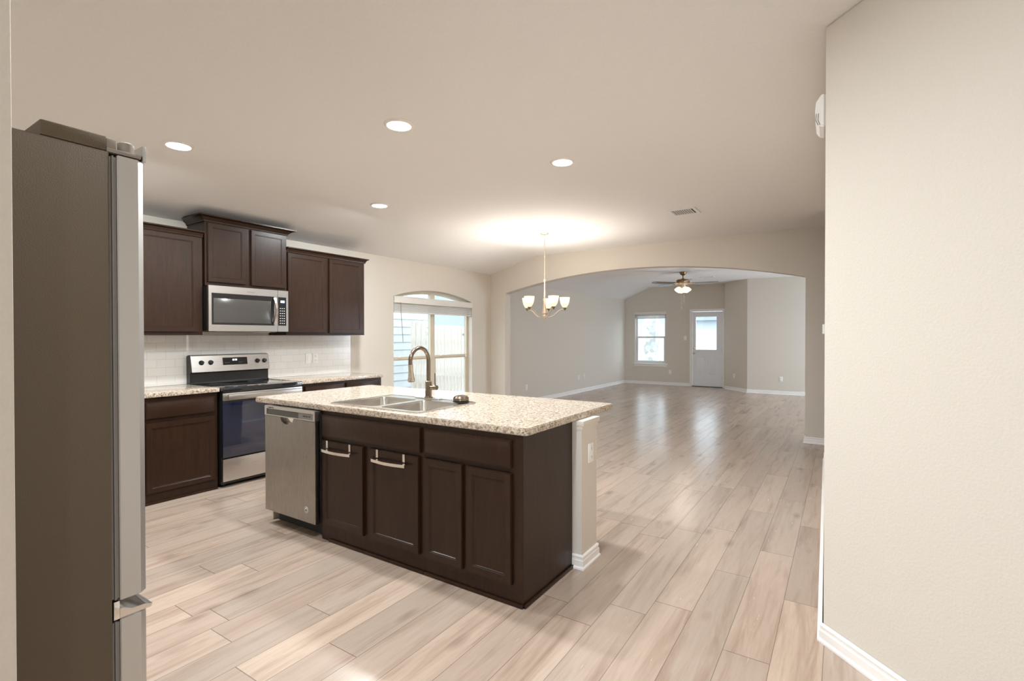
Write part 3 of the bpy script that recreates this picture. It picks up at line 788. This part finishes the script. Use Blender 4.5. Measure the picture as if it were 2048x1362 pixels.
# ------------------------------------------------------------------ refrigerator
XF = -1.2
fr = thing('refrigerator', 'tall refrigerator with dark side at the left edge of the photo', 'refrigerator', (XF, 0, 0))
q = MB(); q.box(-.905, 0, -.36, .392, .02, 1.740, .003); q.build('fridge_cabinet', m_fridge_side, fr)
q = MB(); q.box(-.905, -.0005, .291, .388, 1.7405, 1.7685, .003); q.build('top_cover', m_fridge_side, fr)
for x in (-.87, -.035):
    q = MB(); q.box(x-.035, x+.0345, .388, .446, 1.7395, 1.748, .002); q.box(x-.03, x+.0325, .388, .405, 1.748, 1.766, .002); q.lathe([(0, 0), (.014, 0), (.014, .018), (.008, .022), (0, .022)], (x+.018, .425, 1.748), 20)
    q.build('hinge_cover', m_fridge_grey, fr)
def fdoor(x0, x1, z0, z1, name):
    q = MB()
    q.plate([(.4045, x0), (.440, x0), (.452, x0+.010), (.456, x0+.03), (.456, x1-.03), (.452, x1-.010), (.440, x1), (.4045, x1)], [], z0, z1, lambda a, b, t_: (b, a, t_), bev=.0015)
    o = q.build(name, m_fdoor, fr)
    q = MB(); q.box(x0+.004, x1-.004, .3925, .3955, z0+.005, z1-.005); q.box(x0+.0015, x1-.0015, .3965, .3995, z0+.003, z1-.003); q.box(x0+.003, x1-.003, .4, .404, z0+.005, z1-.005); q.build('gasket', m_gray, o)
    return o
fdoor(-.905, -.455, .852, 1.737, 'door'); d_ = fdoor(-.451, 0, .852, 1.737, 'door')
q = MB(); q.box(-.445, -.0005, .4485, .4555, 1.7372, 1.768, .001); q.build('door_top_lip', m_fdoor, d_)
fz = fdoor(-.905, 0, .06, .815, 'freezer_drawer')
q = MB(); q.box(-.904, -.001, .394, .404, .8155, .8515, .001); q.build('divider', m_chrome, fr)
q = MB(); q.plate([(.4045, .8155), (.458, .8155), (.461, .822), (.446, .8265), (.425, .827), (.41, .835), (.4045, .835)], [], -.90, -.002, lambda a, b, t_: (t_, a, b)); q.build('handle_recess', m_chrome, fz)
for y in (-.30, .33):
    for x in (-.05, -.85):
        q = MB(); q.cyl((x, y, .0008), (x, y, .02), .02); q.build('foot', m_rubber, fr)

# ------------------------------------------------------------------ ceiling lamps
cans = [(-4.01, 1.722, 'recessed ceiling light nearest the refrigerator, above the left counter'),
        (-2.424, 2.348, 'recessed ceiling light above the island sink, the largest in view'),
        (-1.857, 3.557, 'recessed ceiling light right of the island, nearest the arch'),
        (-4.077, 3.668, 'recessed ceiling light above the microwave, smallest of the four')]
base = None
for x, y, lb in cans:
    if base is None:
        base = t_ = thing('recessed_light', lb, 'ceiling light', (x, y, ZC), 0, 'recessed kitchen ceiling lights')
        q = MB(); q.lathe([(.078, -.012), (.088, -.010), (.096, -.004), (.098, -.0005), (.075, -.0005), (.078, -.012)], seg=40); q.build('trim_ring', m_trim, t_)
        q = MB(); q.lathe([(0, -.009), (.05, -.0085), (.077, -.0065), (.077, -.001), (0, -.001)], seg=40); q.build('lens', m_lens, t_)
        light('lamp', 'AREA', (0, 0, -.0125), CAN_W, CANC, t_, shape='DISK', size=.14)
    else:
        t_ = copy_tree(base); t_.location = (x, y, ZC); t_['label'] = lb

# added ceiling lights out of view, put in to brighten the room
t_ = copy_tree(base); t_.location = (.55, -.9, ZC); t_['label'] = 'added recessed fill light in the entry, behind the camera'
for ch_ in t_.children:
    if ch_.type == 'LIGHT': ch_.data = ch_.data.copy(); ch_.data.energy = 10
t_ = copy_tree(base); t_.location = (-1.25, 1.1, ZC); t_['label'] = 'added recessed fill light in front of the refrigerator, above the frame'  # unseen lamp, added for more light around the island

# chandelier
CH = Vector((-3.341, 5.882, ZC))
ch = thing('chandelier', 'five-light champagne chandelier with frosted glass shades over the dining area', 'chandelier', CH)
q = MB(); q.lathe([(0, -.0005), (.062, -.0005), (.062, -.008), (.050, -.020), (.018, -.028), (0, -.028)]); q.build('canopy', m_champ, ch)
q = MB()
for i in range(16):
    z = -.05-i*.0355; ang = (i % 2)*PI/2
    q.tube([(.0075*math.cos(a)*math.cos(ang), .0075*math.cos(a)*math.sin(ang), z+.022*math.sin(a)) for a in [2*PI*k/12 for k in range(12)]], .0022, 6, True)
q.tube([(0, 0, -.028), (0, 0, -.62)], .0018, 6)
q.build('chain', m_champ, ch)
q = MB(); q.lathe([(0, -.61), (.008, -.615), (.014, -.63), (.009, -.65), (.0075, -.66), (.009, -.80), (.012, -.93), (.017, -.985), (.020, -.99), (.020, -1.0), (.030, -1.04), (.040, -1.075), (.030, -1.095), (.033, -1.10), (.036, -1.115), (.027, -1.145), (.012, -1.158), (.006, -1.175), (0, -1.178)])
q.build('stem', m_champ, ch)
nC = Vector((-CH.x, -CH.y, 0)).normalized(); rC = Vector((-nC.y, nC.x, 0))
for k in range(5):
    th = math.radians(-47+72*k); d = rC*math.sin(th)+nC*math.cos(th)
    Rr = .272
    prof_ = [(.028, -1.118), (.07, -1.128), (.115, -1.112), (.16, -1.07), (.20, -1.035), (.24, -1.022), (Rr, -1.025)]
    q = MB(); q.tube([d*r+Vector((0, 0, z)) for r, z in prof_], .006, 10)
    ce = d*Rr
    am = q.build('arm', m_champ, ch)
    q = MB(); q.lathe([(0, -1.036), (.010, -1.034), (.013, -1.02), (.022, -1.010), (.024, -1.0), (0, -.995)], (ce.x, ce.y, 0), 20); q.build('socket_cup', m_bronze, am)
    q = MB(); q.lathe([(.018, -1.0), (.034, -.985), (.052, -.95), (.063, -.905), (.069, -.862)], (ce.x, ce.y, 0), 28, thick=.003); q.build('glass_shade', m_shade, am)
    q = MB(); q.ball((ce.x, ce.y, -.925), .022, (1, 1, 1.3)); q.build('bulb', m_bulb, am)
    light('lamp', 'POINT', (ce.x, ce.y, -.885), CHAND_W, WARM, ch, shadow_soft_size=.03)

# ceiling fan
FN = Vector((-2.882, 11.118, ZC))
fn = thing('ceiling_fan', 'brass ceiling fan with five blades and lit glass shades in the living room', 'ceiling fan', FN)
q = MB(); q.lathe([(0, -.0005), (.072, -.0005), (.072, -.012), (.055, -.055), (.020, -.078), (0, -.078)]); q.build('canopy', m_brass, fn)
q = MB(); q.cyl((0, 0, -.078), (0, 0, -.148), .012); q.build('downrod', m_brass, fn)
q = MB(); q.lathe([(0, -.135), (.025, -.14), (.035, -.155), (.120, -.165), (.138, -.180), (.138, -.225), (.120, -.235), (.0, -.237)]); q.build('motor_housing', m_brass, fn)
q = MB(); q.lathe([(0, -.238), (.10, -.238), (.085, -.262), (.055, -.28), (.050, -.33), (.030, -.345), (0, -.345)]); q.build('light_fitter', m_champ, fn)
nF = Vector((-FN.x, -FN.y, 0)).normalized(); rF = Vector((-nF.y, nF.x, 0))
for k in range(5):
    th = math.radians(-62+72*k); d = rF*math.sin(th)+nF*math.cos(th); s = Vector((-d.y, d.x, 0))
    q = MB(); q.tube([d*.10+Vector((0, 0, -.243)), d*.16+Vector((0, 0, -.25)), d*.22+Vector((0, 0, -.247))], [.012, .02, .012], 8)
    bi = q.build('blade_iron', m_champ, fn)
    b = bmesh.new(); top = []; bot = []
    outl_ = [(.19, -.045), (.30, -.058), (.62, -.068), (.68, -.062), (.71, -.03), (.715, 0), (.71, .03), (.68, .062), (.62, .068), (.30, .058), (.19, .045)]
    tilt = math.radians(12)
    for r, u in outl_:
        p = d*r+s*(u*math.cos(tilt))+Vector((0, 0, -.240+u*math.sin(tilt)))
        top.append(b.verts.new(p+Vector((0, 0, .003)))); bot.append(b.verts.new(p-Vector((0, 0, .003))))
    b.faces.new(top); b.faces.new(bot[::-1])
    for i in range(len(top)): j = (i+1) % len(top); b.faces.new((top[i], bot[i], bot[j], top[j]))
    bmesh.ops.recalc_face_normals(b, faces=b.faces); q = MB(); q._add(b); q.build('blade', m_blade, fn)
for k in range(4):
    th = math.radians(25+90*k); d = rF*math.sin(th)+nF*math.cos(th)
    ax = (d*.62+Vector((0, 0, -.78))).normalized(); c0 = d*.055+Vector((0, 0, -.315))
    q = MB(); q.lathe([(0, 0), (.018, 0), (.020, .03), (0, .03)], c0, 16, ax); am = q.build('lamp_socket', m_champ, fn)
    q = MB(); q.lathe([(.020, .02), (.038, .035), (.055, .065), (.062, .10), (.066, .125)], c0, 24, ax, thick=.003); q.build('glass_shade', m_fanshade, am)
    q = MB(); q.ball(c0+ax*.08, .026); q.build('bulb', m_bulb, am)
    light('lamp', 'POINT', c0+ax*.135, FAN_W, WARM, fn, shadow_soft_size=.03)
for x, z in ((.02, -.62), (-.03, -.76)):
    q = MB(); q.cyl((rF*x).to_tuple()[:2]+(-.345,), (rF*x).to_tuple()[:2]+(z,), .0016, seg=6); q.cyl((rF*x).to_tuple()[:2]+(z-.03,), (rF*x).to_tuple()[:2]+(z,), .006, .003, seg=10); q.build('pull_chain', m_champ, fn)

# air vents
def vent(loc, W, D, label):
    t_ = thing('air_vent', label, 'vent', loc, 0)
    q = MB(); q.plate([(-W/2, -D/2), (W/2, -D/2), (W/2, D/2), (-W/2, D/2)], [[(-W/2+.035, -D/2+.035), (W/2-.035, -D/2+.035), (W/2-.035, D/2-.035), (-W/2+.035, D/2-.035)]], -.010, -.0005, lambda a, b, c_: (a, b, c_), bev=.002); q.build('vent_frame', m_trim, t_)
    q = MB(); q.box(-W/2+.036, W/2-.036, -D/2+.036, D/2-.036, -.0015, -.0008); q.build('duct_opening', m_slot, t_)
    q = MB(); n = int((W-.075)/.024)
    for i in range(n):
        x = -W/2+.04+i*.024
        q.plate([(x, -.009), (x+.0015, -.009), (x+.009, -.002), (x+.0075, -.002)], [], -D/2+.036, D/2-.036, lambda a, b, c_: (a, c_, b))
    q.build('louvers', m_trim, t_, smooth=False)
vent((-1.475, 5.72, ZC), .30, .30, 'square white ceiling air vent right of the chandelier')
vent((-2.65, 12.35, ZC), .30, .15, 'small white ceiling air vent beyond the ceiling fan')

# ------------------------------------------------------------------ outlets and switches
def plate_thing(name, label, cat, loc, rz, kind, w=.072, h=.117):
    t_ = thing(name, label, cat, loc, rz)
    q = MB(); q.box(-w/2, w/2, -.006, -.0008, -h/2, h/2, .002); q.build('cover_plate', m_plate, t_)
    if kind == 'outlet':
        for z in (-.026, .026):
            q = MB(); q.box(-.016, .016, -.0085, -.0062, z-.014, z+.014, .002); so = q.build('socket', m_plate, t_)
            q = MB(); q.box(-.008, -.006, -.0092, -.0086, z-.002, z+.007); q.box(.006, .008, -.0092, -.0086, z-.002, z+.007); q.cyl((0, -.0092, z-.007), (0, -.0086, z-.007), .0022, seg=8); q.build('slots', m_slot, so)
    elif kind == 'switch':
        q = MB(); q.box(-.016, .016, -.0085, -.0062, -.033, .033, .002); q.build('rocker', m_plate, t_)
    elif kind == 'jack':
        q = MB(); q.cyl((0, -.010, .0), (0, -.0062, .0), .006, seg=12); q.build('jack', m_nickel, t_)
    return t_
plate_thing('wall_switch', 'left white switch plate on the tiles right of the range', 'switch', (XW+.0095, 3.69, 1.113), RZ, 'switch', w=.075)
plate_thing('wall_outlet', 'right white outlet plate on the tiles right of the range', 'outlet', (XW+.0095, 3.79, 1.113), RZ, 'outlet')
plate_thing('wall_outlet', 'white outlet on the end of the island half wall', 'outlet', (-1.282, 2.82, .668), RZ, 'outlet')
plate_thing('wall_outlet', 'white outlet low on the left living room wall nearest the arch', 'outlet', (XW, 8.69, .334), RZ, 'outlet')
plate_thing('wall_outlet', 'left of two white plates low on the left living room wall', 'outlet', (XW, 11.10, .37), RZ, 'outlet')
plate_thing('cable_jack', 'right of two white plates low on the left living room wall', 'outlet', (XW, 11.42, .37), RZ, 'jack')
plate_thing('wall_outlet', 'white outlet under the small far window', 'outlet', (-4.03, YF, .37), 0, 'outlet')
plate_thing('wall_switch', 'white light switch left of the far white door', 'switch', (-3.62, YF, 1.32), 0, 'switch')
plate_thing('wall_outlet', 'white outlet on the angled wall right of the far door', 'outlet', (-2.28, 13.69, .36), -PI/4, 'outlet')
plate_thing('wall_outlet', 'white outlet on the flat wall section seen right through the arch', 'outlet', (-1.20, 13.334, .36), 0, 'outlet')

# door chime and thermostat on the hall side of the right wall
wd_ = Vector((-.156+.066, 6.585-2.658, 0)).normalized()
rzc = math.atan2(wd_.y, wd_.x)+PI   # local -Y looks to the dining area
def on_right(y): 
    f = (y-2.658)/(6.585-2.658); return (-.066-.09*f, y)
px, py = on_right(2.80)
c = thing('door_chime', 'white door chime box high on the right wall corner', 'door chime', (px, py, 2.335), rzc)
q = MB(); q.plate([(-.001, 0), (-.024, .008), (-.038, .03), (-.042, .08), (-.038, .12), (-.018, .15), (-.001, .155)], [], -.085, .085, lambda a, b, t_: (t_, a, b), bev=.006); cb_ = q.build('chime_cover', m_plate, c)
for y in (-.030, -.022):
    q = MB(); q.tube([(.0858, y+.0, .012), (.0858, y-.008, .035), (.0858, y-.006, .065)], .0012, 6); q.build('sound_slot', m_slot, cb_)
px, py = on_right(5.5)
c = thing('thermostat', 'small white thermostat seen edge-on on the right wall', 'thermostat', (px, py, 1.44), rzc)
q = MB(); q.box(-.06, .06, -.024, -.001, -.045, .045, .006); q.build('thermostat_cover', m_plate, c)

# ------------------------------------------------------------------ outside
GZ = -.18
struct('ground', MB().box(-60, 30, -20, 70, GZ-.1, GZ), m_conc, 'pale concrete and bare ground around the house', 'ground')
def fence(name, A, B, top, label, pw=.14, gap=.006):
    A, B = Vector(A), Vector(B); d = (B-A); L = d.length; d.normalize(); ang = math.atan2(d.y, d.x)
    t_ = thing(name, label, 'fence', (A.x, A.y, GZ), ang)
    h = top-GZ
    pr = [0, 0]
    n = int(L/(pw+gap))
    proto = None
    for i in range(min(n, 98)):
        if proto is None:
            q = MB(); q.plate([(0, .02), (pw, .02), (pw, h-.03), (pw-.03, h), (.03, h), (0, h-.03)], [], -.009, .009, lambda a, b, c_: (a, c_, b)); proto = q.build('picket', m_fence, t_, smooth=False)
        else:
            c_ = proto.copy(); COL.objects.link(c_); c_.parent = t_; c_.location = (i*(pw+gap), random.uniform(-.003, .003), random.uniform(-.012, .012))
    for z in (.35, h-.35):
        q = MB(); q.box(0, L, .011, .05, z, z+.085); q.build('rail', m_fence, t_, smooth=False)
    return t_
fence('wood_fence', (-9.1, 9.3), (-9.1, 17.5), 1.68, 'pale wooden picket fence seen through the right pane of the kitchen window')
fence('wood_fence', (-8.45, 8.55), (-7.95, 8.62), 1.74, 'short stub of tan wooden fence beside the lap-sided house')
g = fence('wood_fence', (-9.0, 22), (1.5, 22), 1.66, 'pale wooden fence seen through the living room window and far door')
h_ = thing('gate_hinge', 'dark strap hinge on the wooden fence outside the kitchen window', 'hinge', (-9.09, 11.45, 1.43), PI/2)
q = MB(); q.plate([(-.22, -.012), (.0, -.07), (.0, .07), (-.22, .012)], [], -.016, -.011, lambda a, b, c_: (a, c_, b)); q.build('hinge_strap', m_gray, h_)
# neighbour house with lap siding
hs = thing('neighbour_house', 'white lap-sided house wall filling the left pane of the kitchen window', 'house', (-8.6, 1.0, GZ))
q = MB(); prf = [(-.3, 0)]
N = 26; EX = .178
for i in range(N): prf += [(.018, i*EX), (.002, (i+1)*EX)]
prf += [(-.3, N*EX)]
q.plate(prf, [], 0, 8.3, lambda a, b, t_: (a, t_, b)); q.build('siding', m_siding, hs, smooth=False)
q = MB(); q.box(-.02, .03, 8.3, 8.4, 0, N*EX); q.build('corner_board', m_trim, hs)
# houses further off
def house(label, x0, x1, y0, y1, wz, rz_, wm, ridge='x'):
    t_ = thing('neighbour_house', label, 'house', (x0, y0, GZ))
    W, D = x1-x0, y1-y0
    q = MB(); q.box(0, W, 0, D, 0, wz-GZ); q.build('house_wall', wm, t_, smooth=False)
    if ridge == 'x': q = MB().plate([(-.4, wz-GZ-.12), (D/2, rz_-GZ), (D+.4, wz-GZ-.12)], [], -.4, W+.4, lambda a, b, c_: (c_, a, b))
    else: q = MB().plate([(-.4, wz-GZ-.12), (W/2, rz_-GZ), (W+.4, wz-GZ-.12)], [], -.4, D+.4, lambda a, b, c_: (a, c_, b))
    q.build('roof', m_roof, t_, smooth=False)
    return t_
house('grey-roofed house beyond the fence in the right kitchen window pane', -26, -16, 12, 28, 1.75, 5.6, m_siding, 'y')
house('pale house with grey roof beyond the back fence, seen through the small far window', -15, -8.6, 30, 38, 2.9, 4.6, m_siding, 'y')
house('grey-roofed house beyond the back fence, seen through the far door glass', -7.2, 0, 29, 36, 2.35, 4.2, m_siding, 'x')
sc_ = thing('stone_column', 'stone porch column outside the small far window', 'column', (-5.55, 17.3, GZ))
q = MB(); q.box(-.2, .2, -.2, .2, 0, 2.9); q.build('column_shaft', m_stone, sc_, smooth=False)
q = MB(); q.box(-.24, .24, -.24, .24, 2.9, 3.0, .01); q.build('capstone', m_conc, sc_)
